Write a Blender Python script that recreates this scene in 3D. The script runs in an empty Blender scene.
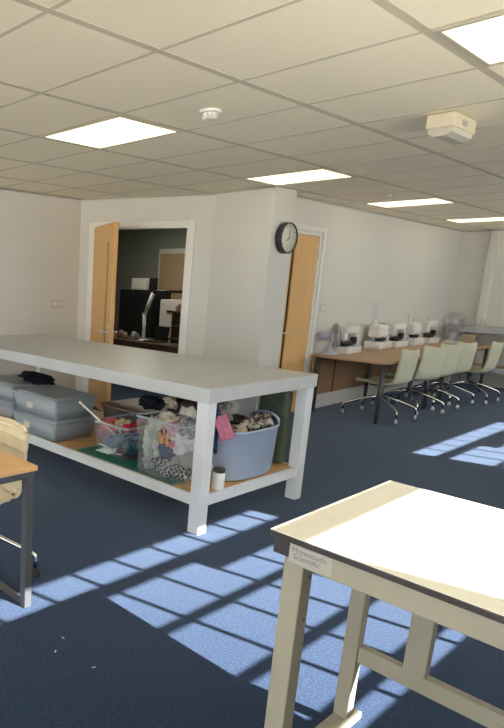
import bpy, bmesh, math, random
from mathutils import Vector, Matrix, noise
S = bpy.context.scene
COL = S.collection
PI = math.pi

# ------------------------------------------------------------------ materials
def mat(name, col, rough=0.6, metal=0.0, var=0.0, scale=8.0, bump=0.0, bscale=60.0, spec=0.4, col2=None, stretch=None, sharp=None):
    m = bpy.data.materials.new(name); m.use_nodes = True
    nt = m.node_tree; b = nt.nodes['Principled BSDF']
    b.inputs['Base Color'].default_value = (*col, 1)
    b.inputs['Roughness'].default_value = rough; b.inputs['Metallic'].default_value = metal
    b.inputs['Specular IOR Level'].default_value = spec
    tc = nt.nodes.new('ShaderNodeTexCoord'); mp = nt.nodes.new('ShaderNodeMapping')
    nt.links.new(tc.outputs['Object'], mp.inputs['Vector'])
    if stretch: mp.inputs['Scale'].default_value = stretch
    if var > 0 or col2:
        n = nt.nodes.new('ShaderNodeTexNoise'); n.inputs['Scale'].default_value = scale
        n.inputs['Detail'].default_value = 5
        nt.links.new(mp.outputs[0], n.inputs['Vector'])
        r = nt.nodes.new('ShaderNodeValToRGB')
        c2 = col2 or tuple(min(1, c*(1+var)) for c in col)
        c1 = col if col2 else tuple(c*(1-var) for c in col)
        lo, hi = sharp or (.32, .68)
        r.color_ramp.elements[0].position = lo; r.color_ramp.elements[0].color = (*c1, 1)
        r.color_ramp.elements[1].position = hi; r.color_ramp.elements[1].color = (*c2, 1)
        nt.links.new(n.outputs['Fac'], r.inputs['Fac']); nt.links.new(r.outputs['Color'], b.inputs['Base Color'])
    if bump > 0:
        n2 = nt.nodes.new('ShaderNodeTexNoise'); n2.inputs['Scale'].default_value = bscale; n2.inputs['Detail'].default_value = 3
        nt.links.new(mp.outputs[0], n2.inputs['Vector'])
        bp = nt.nodes.new('ShaderNodeBump'); bp.inputs['Strength'].default_value = bump; bp.inputs['Distance'].default_value = .01
        nt.links.new(n2.outputs['Fac'], bp.inputs['Height']); nt.links.new(bp.outputs[0], b.inputs['Normal'])
    return m

def wood(name, c1, c2, axis='Z', rough=.45):
    st = {'X': (1.2, 14, 14), 'Y': (14, 1.2, 14), 'Z': (14, 14, 1.2)}[axis]
    return mat(name, c1, rough, 0, 0, 2.0, 0.03, 40, .35, c2, st, (.25, .75))

def glass(name, tint, opacity, rough=.08, body=(.8, .82, .85)):
    """thin clear plastic or glass: mostly transparent, a little gloss and milky body"""
    m = bpy.data.materials.new(name); m.use_nodes = True; nt = m.node_tree
    nt.nodes.clear()
    o = nt.nodes.new('ShaderNodeOutputMaterial'); t = nt.nodes.new('ShaderNodeBsdfTransparent')
    t.inputs[0].default_value = (*tint, 1)
    p = nt.nodes.new('ShaderNodeBsdfPrincipled'); p.inputs['Base Color'].default_value = (*body, 1); p.inputs['Roughness'].default_value = rough
    x = nt.nodes.new('ShaderNodeMixShader'); x.inputs[0].default_value = opacity
    nt.links.new(t.outputs[0], x.inputs[1]); nt.links.new(p.outputs[0], x.inputs[2]); nt.links.new(x.outputs[0], o.inputs[0])
    return m

def emit(name, col, st):
    m = bpy.data.materials.new(name); m.use_nodes = True; nt = m.node_tree
    b = nt.nodes['Principled BSDF']; b.inputs['Base Color'].default_value = (*col, 1)
    b.inputs['Emission Color'].default_value = (*col, 1); b.inputs['Emission Strength'].default_value = st
    return m

def carpet_mat():
    m = bpy.data.materials.new('blue_carpet'); m.use_nodes = True; nt = m.node_tree; b = nt.nodes['Principled BSDF']
    b.inputs['Roughness'].default_value = .95; b.inputs['Specular IOR Level'].default_value = .1
    b.inputs['Sheen Weight'].default_value = .25; b.inputs['Sheen Roughness'].default_value = .5; b.inputs['Sheen Tint'].default_value = (.66, .80, 1.0, 1)
    tc = nt.nodes.new('ShaderNodeTexCoord')
    n = nt.nodes.new('ShaderNodeTexNoise'); n.inputs['Scale'].default_value = 105; n.inputs['Detail'].default_value = 4; n.inputs['Roughness'].default_value = .75
    nt.links.new(tc.outputs['Object'], n.inputs['Vector'])
    r = nt.nodes.new('ShaderNodeValToRGB'); e = r.color_ramp.elements
    e[0].position = .36; e[0].color = (.0014, .006, .021, 1); e[1].position = .66; e[1].color = (.019, .045, .106, 1)
    k = e.new(.5); k.color = (.0045, .0160, .051, 1)
    nt.links.new(n.outputs['Fac'], r.inputs['Fac'])
    big = nt.nodes.new('ShaderNodeTexNoise'); big.inputs['Scale'].default_value = 1.7; big.inputs['Detail'].default_value = 4
    nt.links.new(tc.outputs['Object'], big.inputs['Vector'])
    mr = nt.nodes.new('ShaderNodeMapRange'); mr.inputs[3].default_value = .86; mr.inputs[4].default_value = 1.14
    nt.links.new(big.outputs['Fac'], mr.inputs[0])
    mx = nt.nodes.new('ShaderNodeMix'); mx.data_type = 'RGBA'; mx.blend_type = 'MULTIPLY'; mx.inputs[0].default_value = 1
    nt.links.new(r.outputs[0], mx.inputs[6]); nt.links.new(mr.outputs[0], mx.inputs[7]); nt.links.new(mx.outputs[2], b.inputs['Base Color'])
    bp = nt.nodes.new('ShaderNodeBump'); bp.inputs['Strength'].default_value = .5; bp.inputs['Distance'].default_value = .006
    nt.links.new(n.outputs['Fac'], bp.inputs['Height']); nt.links.new(bp.outputs[0], b.inputs['Normal'])
    return m

M = {}
M['carpet'] = carpet_mat()
M['wall'] = mat('wall_paint', (.675, .665, .625), .75, var=.02, scale=1.2, bump=.05, bscale=90)
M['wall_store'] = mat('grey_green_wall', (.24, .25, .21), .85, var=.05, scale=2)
M['tile'] = mat('ceiling_tile', (.92, .855, .71), .9, var=.03, scale=120, bump=.15, bscale=220)
M['grid'] = mat('ceiling_bar', (.60, .55, .45), .6, var=.03)
M['gap'] = mat('ceiling_edge', (.42, .40, .36), .7)
M['trim'] = mat('white_gloss_trim', (.80, .78, .74), .4, var=.02)
M['door'] = wood('oak_veneer', (.72, .43, .165), (.80, .50, .21), 'Z')
M['door_edge'] = wood('oak_lipping', (.66, .36, .13), (.72, .42, .17), 'Z')
M['steel'] = mat('brushed_steel', (.72, .72, .72), .3, 1, var=.05, scale=30)
M['chrome'] = mat('chrome', (.80, .80, .80), .16, 1)
M['black'] = mat('black_plastic', (.015, .015, .017), .4, var=.1, scale=20)
M['rubber'] = mat('black_rubber', (.02, .02, .02), .75)
M['white_paint'] = mat('white_table_paint', (.66, .685, .71), .45, var=.03, scale=5, bump=.03, bscale=50)
M['white_top'] = mat('white_melamine_top', (.475, .49, .50), .38, var=.035, scale=3.5, stretch=(1, 3, 1))
M['hardboard'] = mat('hardboard', (.55, .32, .14), .55, var=.10, scale=9)
M['greenmat'] = mat('green_cutting_mat', (.02, .17, .13), .6, var=.15, scale=8)
M['bench_top'] = mat('cream_laminate', (.78, .76, .66), .35, var=.01)
M['bench_edge'] = mat('dark_edge_strip', (.045, .038, .04), .45, var=.1)
M['bench_metal'] = mat('beige_powder_coat', (.33, .305, .24), .5, var=.02)
M['labelplate'] = mat('label_film', (.39, .375, .33), .35)
M['ink'] = mat('grey_ink', (.16, .16, .19), .6)
M['desk'] = wood('beech_laminate', (.66, .38, .17), (.72, .44, .21), 'X')
M['desk_sew'] = wood('tan_laminate', (.47, .29, .16), (.53, .34, .20), 'Y')
M['panel_sew'] = wood('brown_panel', (.42, .24, .12), (.48, .28, .15), 'Y')
M['deskmetal'] = mat('grey_steel_frame', (.10, .105, .115), .42, .3, var=.05)
M['legmetal'] = mat('dark_leg', (.09, .085, .085), .45, .3)
M['cream'] = mat('cream_leather', (.68, .58, .38), .5, var=.04, bump=.08, bscale=120)
M['sage'] = mat('sage_cream_shell', (.58, .58, .42), .5, var=.03)
M['greybox'] = mat('grey_blue_polypropylene', (.31, .355, .395), .38, var=.04, scale=6)
M['greylid'] = mat('grey_blue_lid', (.36, .40, .44), .36, var=.03, scale=6)
M['tub'] = mat('blue_grey_tub', (.38, .455, .58), .5, var=.03, scale=5)
M['clear'] = glass('clear_box_plastic', (.96, .97, .98), .10, .12)
M['clear_rim'] = glass('clear_box_rim', (.9, .92, .96), .32, .2)
M['pane'] = glass('window_glass', (.97, .98, .98), .04, .02)
M['darkglass'] = mat('vision_glass', (.03, .025, .02), .1, spec=.6)
M['paper'] = mat('paper', (.62, .62, .66), .8, var=.02)
M['tag'] = mat('paper_tag', (.60, .57, .47), .8)
M['plate'] = mat('socket_plate', (.58, .56, .52), .4)
M['white_plastic'] = mat('white_plastic', (.76, .76, .75), .4, var=.02)
M['ivory'] = mat('ivory_plastic', (.62, .57, .44), .45, var=.02)
M['lens'] = mat('frosted_lens', (.50, .47, .40), .3, var=.05, scale=30)
M['lilac'] = mat('pale_blue_grey_plastic', (.50, .53, .66), .4, var=.02)
M['fanwire'] = mat('grey_fan_wire', (.36, .37, .42), .4)
M['fanblade'] = glass('translucent_blade', (.8, .8, .85), .5, .3, (.55, .56, .62))
M['fangrey'] = mat('light_grey_fan', (.55, .55, .54), .45)
M['dial'] = mat('clock_dial', (.72, .72, .62), .4)
M['dialink'] = mat('dial_marks', (.25, .25, .23), .6)
M['clockrim'] = mat('dark_clock_rim', (.035, .03, .04), .35)
M['diffuser'] = emit('lit_diffuser', (1.0, .965, .69), .64)
M['lightframe'] = mat('light_frame', (.50, .46, .38), .5)
M['ground'] = mat('outside_ground', (.70, .62, .48), .9, var=.15, scale=.4)
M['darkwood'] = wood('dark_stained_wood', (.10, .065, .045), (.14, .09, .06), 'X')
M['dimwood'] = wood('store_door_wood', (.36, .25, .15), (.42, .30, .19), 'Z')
M['cardboard'] = mat('cardboard', (.42, .33, .22), .8, var=.05)

# ------------------------------------------------------------------ mesh helpers
def box(bm, c, s, bev=0.0, rz=0.0, rot=None, seg=2):
    t = bmesh.new(); bmesh.ops.create_cube(t, size=1)
    bmesh.ops.scale(t, vec=s, verts=t.verts)
    if bev > 0: bmesh.ops.bevel(t, geom=t.edges[:], offset=bev, segments=seg, profile=.5, affect='EDGES')
    mx = Matrix.Translation(c) @ (rot.to_4x4() if rot else Matrix.Rotation(rz, 4, 'Z'))
    merge(bm, t, mx)
def merge(bm, t, mx=Matrix()):
    off = {}
    for v in t.verts: off[v] = bm.verts.new(mx @ v.co)
    for f in t.faces:
        try: bm.faces.new([off[v] for v in f.verts]).smooth = f.smooth
        except ValueError: pass
    t.free()
def bb(bm, a, b, bev=0.0):
    box(bm, [(p+q)/2 for p, q in zip(a, b)], [abs(q-p) for p, q in zip(a, b)], bev)
def tube(bm, pts, r, n=10, caps=True):
    pts = [Vector(p) for p in pts]; rings = []
    rs = r if isinstance(r, (list, tuple)) else [r]*len(pts)
    prev = None
    for i, p in enumerate(pts):
        d = (pts[min(i+1, len(pts)-1)] - pts[max(i-1, 0)]).normalized()
        up = prev if prev is not None else (Vector((0, 0, 1)) if abs(d.z) < .9 else Vector((1, 0, 0)))
        a = (up - d*up.dot(d)).normalized(); prev = a; b = d.cross(a)
        rings.append([bm.verts.new(p + (a*math.cos(t) + b*math.sin(t))*rs[i]) for t in [2*PI*k/n for k in range(n)]])
    for A, B in zip(rings, rings[1:]):
        for k in range(n): bm.faces.new((A[k], A[(k+1) % n], B[(k+1) % n], B[k])).smooth = True
    if caps:
        bm.faces.new(rings[0][::-1]); bm.faces.new(rings[-1])
def lathe(bm, prof, n=28, mx=Matrix(), smooth=True, caps=True):
    rings = []
    for r, z in prof:
        rings.append([bm.verts.new(mx @ Vector((r*math.cos(2*PI*k/n), r*math.sin(2*PI*k/n), z))) for k in range(n)])
    for A, B in zip(rings, rings[1:]):
        for k in range(n): bm.faces.new((A[k], A[(k+1) % n], B[(k+1) % n], B[k])).smooth = smooth
    if caps and prof[0][0] > 1e-5: bm.faces.new(rings[0][::-1])
    if caps and prof[-1][0] > 1e-5: bm.faces.new(rings[-1])
def torus(bm, R, r, mx=Matrix(), n=40, m=8):
    g = [[bm.verts.new(mx @ Vector(((R+r*math.cos(b))*math.cos(a), (R+r*math.cos(b))*math.sin(a), r*math.sin(b)))) for b in [2*PI*j/m for j in range(m)]] for a in [2*PI*i/n for i in range(n)]]
    for i in range(n):
        for j in range(m):
            bm.faces.new((g[i][j], g[(i+1) % n][j], g[(i+1) % n][(j+1) % m], g[i][(j+1) % m])).smooth = True
def sheet(bm, fn, nu, nv, th):
    P = [[Vector(fn(i/nu, j/nv)) for j in range(nv+1)] for i in range(nu+1)]
    N = [[None]*(nv+1) for _ in range(nu+1)]
    for i in range(nu+1):
        for j in range(nv+1):
            a = P[min(i+1, nu)][j]-P[max(i-1, 0)][j]; b = P[i][min(j+1, nv)]-P[i][max(j-1, 0)]
            N[i][j] = a.cross(b).normalized()
    A = [[bm.verts.new(P[i][j]) for j in range(nv+1)] for i in range(nu+1)]
    B = [[bm.verts.new(P[i][j]+N[i][j]*th) for j in range(nv+1)] for i in range(nu+1)]
    def q(*v):
        bm.faces.new(v).smooth = True
    for i in range(nu):
        for j in range(nv):
            q(A[i][j], A[i][j+1], A[i+1][j+1], A[i+1][j]); q(B[i][j], B[i+1][j], B[i+1][j+1], B[i][j+1])
    for i in range(nu):
        q(A[i][0], A[i+1][0], B[i+1][0], B[i][0]); q(A[i][nv], B[i][nv], B[i+1][nv], A[i+1][nv])
    for j in range(nv):
        q(A[0][j], B[0][j], B[0][j+1], A[0][j+1]); q(A[nu][j], A[nu][j+1], B[nu][j+1], B[nu][j])
def obj(name, bm, m, parent=None, fix=True):
    if fix: bmesh.ops.recalc_face_normals(bm, faces=bm.faces)
    me = bpy.data.meshes.new(name); bm.to_mesh(me); bm.free()
    me.materials.append(M[m] if isinstance(m, str) else m)
    o = bpy.data.objects.new(name, me); COL.objects.link(o)
    if parent: o.parent = parent
    return o
def part(name, m, parent, *boxes, bev=0.0):
    bm = bmesh.new()
    for a, b in boxes: bb(bm, a, b, bev)
    return obj(name, bm, m, parent)
def struct(o): o['kind'] = 'structure'; return o
def tag(o, label, cat, group=None):
    o['label'] = label; o['category'] = cat
    if group: o['group'] = group
    return o
def thing(name, label, cat, loc, rz=0, group=None):
    o = bpy.data.objects.new(name, None); COL.objects.link(o); o.empty_display_size = .1
    o.location = loc; o.rotation_euler = (0, 0, rz)
    return tag(o, label, cat, group)
def copy_tree(o, parent=None):
    c = o.copy(); COL.objects.link(c)
    if parent: c.parent = parent
    for ch in list(o.children): copy_tree(ch, c)
    return c
def NB(): return bmesh.new()

# ------------------------------------------------------------------ camera
cd = bpy.data.cameras.new('camera'); cam = bpy.data.objects.new('camera', cd); COL.objects.link(cam)
yaw, pit, rol = .893125519, -.229308919, .028735347
cy, sy, cp, sp = math.cos(yaw), math.sin(yaw), math.cos(pit), math.sin(pit)
f = Vector((-sy*cp, cy*cp, sp)); r = Vector((cy, sy, 0)); u = r.cross(f)
c_, s_ = math.cos(rol), math.sin(rol)
R_ = c_*r + s_*u; U_ = -s_*r + c_*u
cam.matrix_world = Matrix(((R_.x, U_.x, -f.x, 0), (R_.y, U_.y, -f.y, 0), (R_.z, U_.z, -f.z, 1.57), (0, 0, 0, 1)))
cd.sensor_fit = 'AUTO'; cd.sensor_width = 36; cd.lens = 605.615/728*36
cd.shift_x = (252-60)/728; cd.shift_y = (420-364)/728; cd.clip_start = .05
S.camera = cam

# ------------------------------------------------------------------ setting
ZC = 2.55
XL, XR, YB, YF = -6.11, 1.0, -3.0, 12.0
T = .12
struct(part('floor', 'carpet', None, ((-9.6, YB-.2, -.12), (XR+.05, YF+.2, 0))))
struct(part('ceiling', 'tile', None, ((-9.6, YB-.2, ZC), (XR+.05, YF+.2, ZC+.12))))
# suspended grid: tile modules of .8545 x .6
X0, Y0, SA, SB = -2.0535, 1.5419, .8545, .6
def inside_x(y):   # left limit of the room at depth y
    if y < 5.16: return XL
    if y < 5.79: return XL + (y-5.16)/(5.79-5.16)*1.58
    return -3.79 if y < 6.27 else -3.97-.035*(y-6.27)
bm = NB()
for a in range(-5, 4):
    x = X0+a*SA
    ys = YB; ye = YF
    if x < -3.8:
        ye = 5.79 if x > -4.53 else 5.16+(x-XL)/1.58*.63
    if x > XL and x < XR: bb(bm, (x-.019, ys, ZC-.0016), (x+.019, ye, ZC+.002))
for b in range(-9, 18):
    y = Y0+b*SB
    if y > YF: break
    bb(bm, (inside_x(y), y-.011, ZC-.0012), (XR, y+.011, ZC+.002))
struct(obj('trim_1', bm, 'grid'))

def seg_wall(name, m, p, q, z0, z1, openings=(), th=T, side=1):
    """wall from p to q (room on the left hand of p->q), openings = (s0, s1, zlo, zhi)"""
    p = Vector((*p, 0)); q = Vector((*q, 0)); d = (q-p); L = d.length; ang = math.atan2(d.y, d.x)
    bm = NB()
    def piece(s0, s1, za, zb):
        if s1-s0 < 1e-4 or zb-za < 1e-4: return
        t = bmesh.new(); bmesh.ops.create_cube(t, size=1)
        bmesh.ops.scale(t, vec=(s1-s0, th, zb-za), verts=t.verts)
        bmesh.ops.translate(t, vec=((s0+s1)/2, -side*th/2, (za+zb)/2), verts=t.verts)
        merge(bm, t, Matrix.Translation(p) @ Matrix.Rotation(ang, 4, 'Z'))
    s = 0
    for s0, s1, zl, zh in sorted(openings):
        piece(s, s0, z0, z1); piece(s0, s1, z0, zl); piece(s0, s1, zh, z1); s = s1
    piece(s, L, z0, z1)
    return struct(obj(name, bm, m))
# plan, walked so that the room stays on the right hand (side=-1)
DWA, DWB = (-6.11, 5.16), (-4.53, 5.79)           # the short splayed wall with the open door
WA, WB = (-3.97, 6.27), (-4.171, 12.0)            # the wall behind the sewing desks
seg_wall('wall_left', 'wall', (XL, YB), DWA, 0, ZC, side=-1)
seg_wall('wall_doorway', 'wall', DWA, DWB, 0, ZC, [(.215, 1.415, 0, 2.20)], side=-1)
bm = NB(); bb(bm, (-4.53, 5.79, 0), (-3.79, 6.20, ZC)); bb(bm, (-4.53, 6.20, 0), (-4.09, 6.2699, ZC)); struct(obj('wall_column', bm, 'wall'))
WLEN = math.hypot(WB[0]-WA[0], WB[1]-WA[1]); WANG = math.atan2(WB[1]-WA[1], WB[0]-WA[0])
seg_wall('wall_desks', 'wall', WA, WB, 0, ZC, [(.0, .93, 0, 2.19)], side=-1)
seg_wall('wall_far', 'wall', WB, (XR, YF), 0, ZC, side=-1)
FILL_WINS = [(.35, 3.15), (3.75, 6.75)]  # unseen back-wall windows, added and sized to light the room from behind
seg_wall('wall_back', 'wall', (XR, YB), (XL, YB), 0, ZC, [(a, b, .35, 2.42) for a, b in FILL_WINS], side=-1)
SILL, HEAD = 1.22, 2.42
WINS = [(1.93, 4.53), (7.17, 9.67), (10.2, 11.8), (-2.8, -.6)]
bm = NB(); s = YB
for y0, y1 in sorted(WINS):
    bb(bm, (XR, s, 0), (XR+.04, y0, ZC)); bb(bm, (XR, y0, 0), (XR+.04, y1, SILL)); bb(bm, (XR, y0, HEAD), (XR+.04, y1, ZC)); s = y1
bb(bm, (XR, s, 0), (XR+.04, YF, ZC)); struct(obj('wall_windows', bm, 'wall'))
def window(n, y0, y1, top_mull, low_mull, wide_from, tall):
    o = bpy.data.objects.new('window_%d' % n, None); COL.objects.link(o); struct(o)
    o.location = (XR+.02, y0, SILL); h = HEAD-SILL; L = y1-y0
    bm = NB(); e = .015
    bb(bm, (-e, 0, 0), (e, L, .03)); bb(bm, (-e, 0, h-.02), (e, L, h)); bb(bm, (-e, 0, 0), (e, .02, h)); bb(bm, (-e, L-.02, 0), (e, L, h))
    for z in tall[:-1]:
        z -= SILL; bb(bm, (-e, 2.45-y0 if n == 1 else 0, z-.016), (e, L, z+.016))
    bb(bm, (-e, 0, tall[-1]-SILL-.035), (e, L, tall[-1]-SILL+.03))
    zt = tall[-1]-SILL
    if wide_from: bb(bm, (-e, wide_from-y0, zt-.13), (e, L, zt))
    for y in top_mull: bb(bm, (-e, y-y0-.012, zt), (e, y-y0+.012, h))
    for y in low_mull: bb(bm, (-e, y-y0-.012, 0), (e, y-y0+.012, zt))
    obj('window_frame', bm, 'trim', o)
    part('pane', 'pane', o, ((.004, .02, .03), (.008, L-.02, h-.02)))
    part('sill', 'trim', o, ((-.10, -.05, -.03), (-.021, L+.05, -.002)))
    return o
ml = [2.845+.306*k for k in range(6)]
window(1, 1.93, 4.53, [2.24, 2.55]+ml, ml, 3.44, [1.37, 1.60, 1.91, 2.22])
m2 = [7.17+.33*k for k in range(1, 8)]
window(2, 7.17, 9.67, m2, m2, 8.05, [1.37, 1.60, 1.91, 2.22])
m3 = [-2.8+.31*k for k in range(1, 7)]
window(3, -2.8, -.6, m3, m3, None, [1.37, 1.60, 1.91, 2.22])
for n, (a, b) in enumerate(FILL_WINS):
    o = bpy.data.objects.new('window_%d' % (n+4), None); COL.objects.link(o); struct(o); o.location = (XR-(a+b)/2, YB-.06, .35)
    L_ = (b-a)/2; h = 2.42-.35; bm = NB()
    for x in (-L_+.02, -L_/2, 0, L_/2, L_-.02): bb(bm, (x-.02, -.02, 0), (x+.02, .02, h))
    for z in (.02, h/2, h-.02): bb(bm, (-L_, -.019, z-.02), (L_, .019, z+.02))
    obj('window_frame', bm, 'trim', o)
    part('pane', 'pane', o, ((-L_+.03, -.003, .03), (L_-.03, .003, h-.03)))
window(6, 10.2, 11.8, [10.6, 11.0, 11.4], [10.6, 11.0, 11.4], None, [1.37, 1.60, 1.91, 2.22])  # unseen extra window, added to brighten the far wall
# outside ground, one storey down, throws light up through the windows
struct(part('ground', 'ground', None, ((-40, -60, -3.4), (60, 50, -3.2))))

# ceiling edge strips, skirting
def along(p, q, bm, d0, d1, z0, z1):   # strip on the room side of the wall p->q (room on the right hand)
    p = Vector((*p, 0)); q = Vector((*q, 0)); d = q-p; L = d.length; ang = math.atan2(d.y, d.x)
    t = bmesh.new(); bmesh.ops.create_cube(t, size=1); bmesh.ops.scale(t, vec=(L, d1-d0, z1-z0), verts=t.verts)
    bmesh.ops.translate(t, vec=(L/2, -(d0+d1)/2, (z0+z1)/2), verts=t.verts)
    merge(bm, t, Matrix.Translation(p) @ Matrix.Rotation(ang, 4, 'Z'))
bm = NB()
along((XL, YB), DWA, bm, 0, .03, ZC-.022, ZC-.0055)
along(DWA, DWB, bm, 0, .02, ZC-.022, ZC-.0055); along((-4.53, 5.79), (-3.79, 5.79), bm, 0, .02, ZC-.012, ZC-.0055)
along(WA, WB, bm, 0, .02, ZC-.022, ZC-.0055); along(WB, (XR, YF), bm, 0, .02, ZC-.022, ZC-.0055)
struct(obj('trim_2', bm, 'gap'))
def wall_point(s, d, z):      # s along the desk wall, d out into the room
    a = WANG
    return Vector((WA[0]+math.cos(a)*s+math.sin(a)*d, WA[1]+math.sin(a)*s-math.cos(a)*d, z))
WROT = WANG-PI/2              # small turn of everything standing along that wall
bm = NB()
p0 = wall_point(1.02, 0, 0); along(p0.xy, WB, bm, 0, .02, 0, .17); along(p0.xy, WB, bm, 0, .014, .17, .185)
struct(obj('baseboard_desks', bm, 'trim'))
bm = NB(); along(WB, (XR, YF), bm, .0, .02, 0, .17); struct(obj('baseboard_far', bm, 'trim'))
bm = NB(); along((XL, YB), DWA, bm, 0, .02, 0, .15); struct(obj('baseboard_left', bm, 'trim'))
bm = NB(); bb(bm, (-3.72, 11.9, 0.18), (-3.60, 12.0, ZC-.03), .01); struct(obj('trim_3', bm, 'wall'))

# ---- doors
def door_leaf(par, w, h, t, slot, hx, hz, hinge_left=True):
    """leaf in local x 0..w (hinge at 0), y thickness, with a narrow vision slot"""
    a, b, z0, z1 = slot
    bm = NB()
    bb(bm, (0, 0, .01), (a, t, h)); bb(bm, (b, 0, .01), (w, t, h)); bb(bm, (a, 0, .01), (b, t, z0)); bb(bm, (a, 0, z1), (b, t, h))
    leaf = obj('door_leaf', bm, 'door', par)
    part('vision_panel', 'darkglass', par, ((a, t*.35, z0), (b, t*.65, z1)))
    bm = NB()
    for s in (-1, 1):
        y0 = 0 if s < 0 else t
        bb(bm, (hx-.022, min(y0, y0+s*.008), hz-.12), (hx+.022, max(y0, y0+s*.008), hz+.10), .002)
        tube(bm, [(hx, y0, hz), (hx, y0+s*.055, hz), (hx-.02, y0+s*.06, hz), (hx-.13, y0+s*.06, hz)], .010, 10)
    obj('door_handle', bm, 'steel', par)
    return leaf
d1 = bpy.data.objects.new('door_1', None); COL.objects.link(d1); struct(d1)
DWANG = math.atan2(DWB[1]-DWA[1], DWB[0]-DWA[0])
d1.location = (DWA[0], DWA[1], 0); d1.rotation_euler = (0, 0, DWANG)
bm = NB()
for s0, s1 in ((.215, .24), (1.395, 1.415)): bb(bm, (s0, -.012, 0), (s1, T+.01, 2.20))
bb(bm, (.215, -.012, 2.18), (1.415, T+.01, 2.20))
bb(bm, (.135, -.02, 0), (.215, 0, 2.26), .004); bb(bm, (1.415, -.02, 0), (1.49, 0, 2.26), .004); bb(bm, (.2151, -.02, 2.20), (1.4149, 0, 2.26), .004)
obj('door_frame', bm, 'trim', d1)
leafp = bpy.data.objects.new('open_leaf', None); COL.objects.link(leafp); leafp.parent = d1
# hinge near the left jamb; leaf swung out into the room
hinge = Vector((-5.905, 5.215, 0)); edge = Vector((-5.135, 4.828, 0))
loc = Matrix.Rotation(-DWANG, 3, 'Z') @ (hinge-Vector((DWA[0], DWA[1], 0)))
leafp.location = loc; leafp.rotation_euler = (0, 0, math.atan2(edge.y-hinge.y, edge.x-hinge.x)-DWANG)
door_leaf(leafp, .86, 2.20, .05, (.60, .68, .45, 2.0), .80, .98)
bm = NB(); bb(bm, (.8602, .001, .01), (.8615, .049, 2.20)); obj('edge_lipping', bm, 'door_edge', leafp)

d2 = bpy.data.objects.new('door_2', None); COL.objects.link(d2); struct(d2)
d2.location = (*wall_point(0, 0, 0).xy, 0); d2.rotation_euler = (0, 0, WANG)
bm = NB()
bb(bm, (.88, .0, 0), (.93, T, 2.19)); bb(bm, (0.001, .0, 2.15), (.88, T, 2.19))
bb(bm, (.93, -.018, 0), (1.0, 0, 2.25), .004); bb(bm, (.001, -.018, 2.19), (.9299, 0, 2.25), .004)
obj('door_frame', bm, 'trim', d2)
leaf2 = bpy.data.objects.new('shut_leaf', None); COL.objects.link(leaf2); leaf2.parent = d2
leaf2.location = (.875, .05, 0); leaf2.rotation_euler = (0, 0, PI)
door_leaf(leaf2, .86, 2.145, .045, (.535, .60, .35, 1.99), .66, 1.02)
bm = NB()
bm.free()
for z in (.35, 1.2, 1.95):
    bm = NB(); tube(bm, [(.872, -.002, z-.05), (.872, -.002, z+.05)], .009); obj('hinge', bm, 'steel', d2)

# ---- dim store room behind the open door
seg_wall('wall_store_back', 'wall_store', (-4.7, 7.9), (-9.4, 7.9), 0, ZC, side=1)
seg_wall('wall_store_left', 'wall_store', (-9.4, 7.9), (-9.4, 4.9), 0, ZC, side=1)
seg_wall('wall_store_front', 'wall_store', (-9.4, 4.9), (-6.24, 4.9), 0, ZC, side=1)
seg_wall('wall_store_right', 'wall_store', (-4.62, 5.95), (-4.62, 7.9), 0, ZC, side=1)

# ------------------------------------------------------------------ ceiling fittings
def ceiling_light(a, b, label):
    x0 = X0+a*SA; y0 = Y0+b*SB
    t = thing('ceiling_light', label, 'ceiling light', ((x0+SA/2), y0+SB/2, ZC), 0, 'square light panels in the ceiling')
    w, d = SA/2-.022, SB/2-.013
    bm = NB()
    bb(bm, (-w, -d, -.007), (w, -d+.02, -.001)); bb(bm, (-w, d-.02, -.007), (w, d, -.001)); bb(bm, (-w, -d+.02, -.007), (-w+.02, d-.02, -.001)); bb(bm, (w-.02, -d+.02, -.007), (w, d-.02, -.001))
    obj('light_frame', bm, 'lightframe', t)
    part('diffuser', 'diffuser', t, ((-w+.02, -d+.02, -.0045), (w-.02, d-.02, -.001)))
ceiling_light(-2, 2, 'lit ceiling panel nearest the open door, beside the larger smoke detector')
ceiling_light(-2, 6, 'lit ceiling panel above the clock column')
ceiling_light(-2, 10, 'lit ceiling panel with the small smoke detector at its near edge')
ceiling_light(-2, 14, 'lit ceiling panel above the far sewing machines, partly cut off at right')
ceiling_light(1, 2, 'large bright ceiling panel at the top right corner, nearest the camera')
t = thing('smoke_detector', 'white smoke detector on the ceiling right of the nearest left light panel', 'smoke detector', (-2.47, 3.04, ZC-.006))
bm = NB(); lathe(bm, [(.062, 0), (.064, -.012), (.058, -.018)]); obj('base', bm, 'white_plastic', t)
bm = NB(); lathe(bm, [(.046, -.018), (.046, -.03), (.040, -.046), (.02, -.052), (0, -.052)]); obj('sensor_head', bm, 'white_plastic', t)
bm = NB()
for k in range(10):
    a = 2*PI*k/10; box(bm, (.0455*math.cos(a), .0455*math.sin(a), -.031), (.004, .010, .012), 0, a)
obj('vent', bm, 'gap', t)
t2 = thing('smoke_detector', 'small smoke detector at the edge of a far light panel', 'smoke detector', (-3.23, 7.03, ZC-.006))
bm = NB(); lathe(bm, [(.055, 0), (.055, -.016), (.042, -.02), (.038, -.045), (.015, -.05), (0, -.05)]); obj('sensor_head', bm, 'plate', t2)
t = thing('emergency_light', 'ivory emergency light box with frosted lens on the ceiling', 'emergency light', (-1.60, 4.16, ZC-.006), 0)
part('housing', 'ivory', t, ((-.075, -.165, -.075), (.075, .165, 0)), bev=.008)
bm = NB(); sec = [(-.068, -.075), (-.062, -.10), (-.03, -.118), (.03, -.118), (.062, -.10), (.068, -.075)]
A = [bm.verts.new((x, -.145, z)) for x, z in sec]; B = [bm.verts.new((x, .15, z)) for x, z in sec]
for i in range(5): bm.faces.new((A[i], A[i+1], B[i+1], B[i]))
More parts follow.
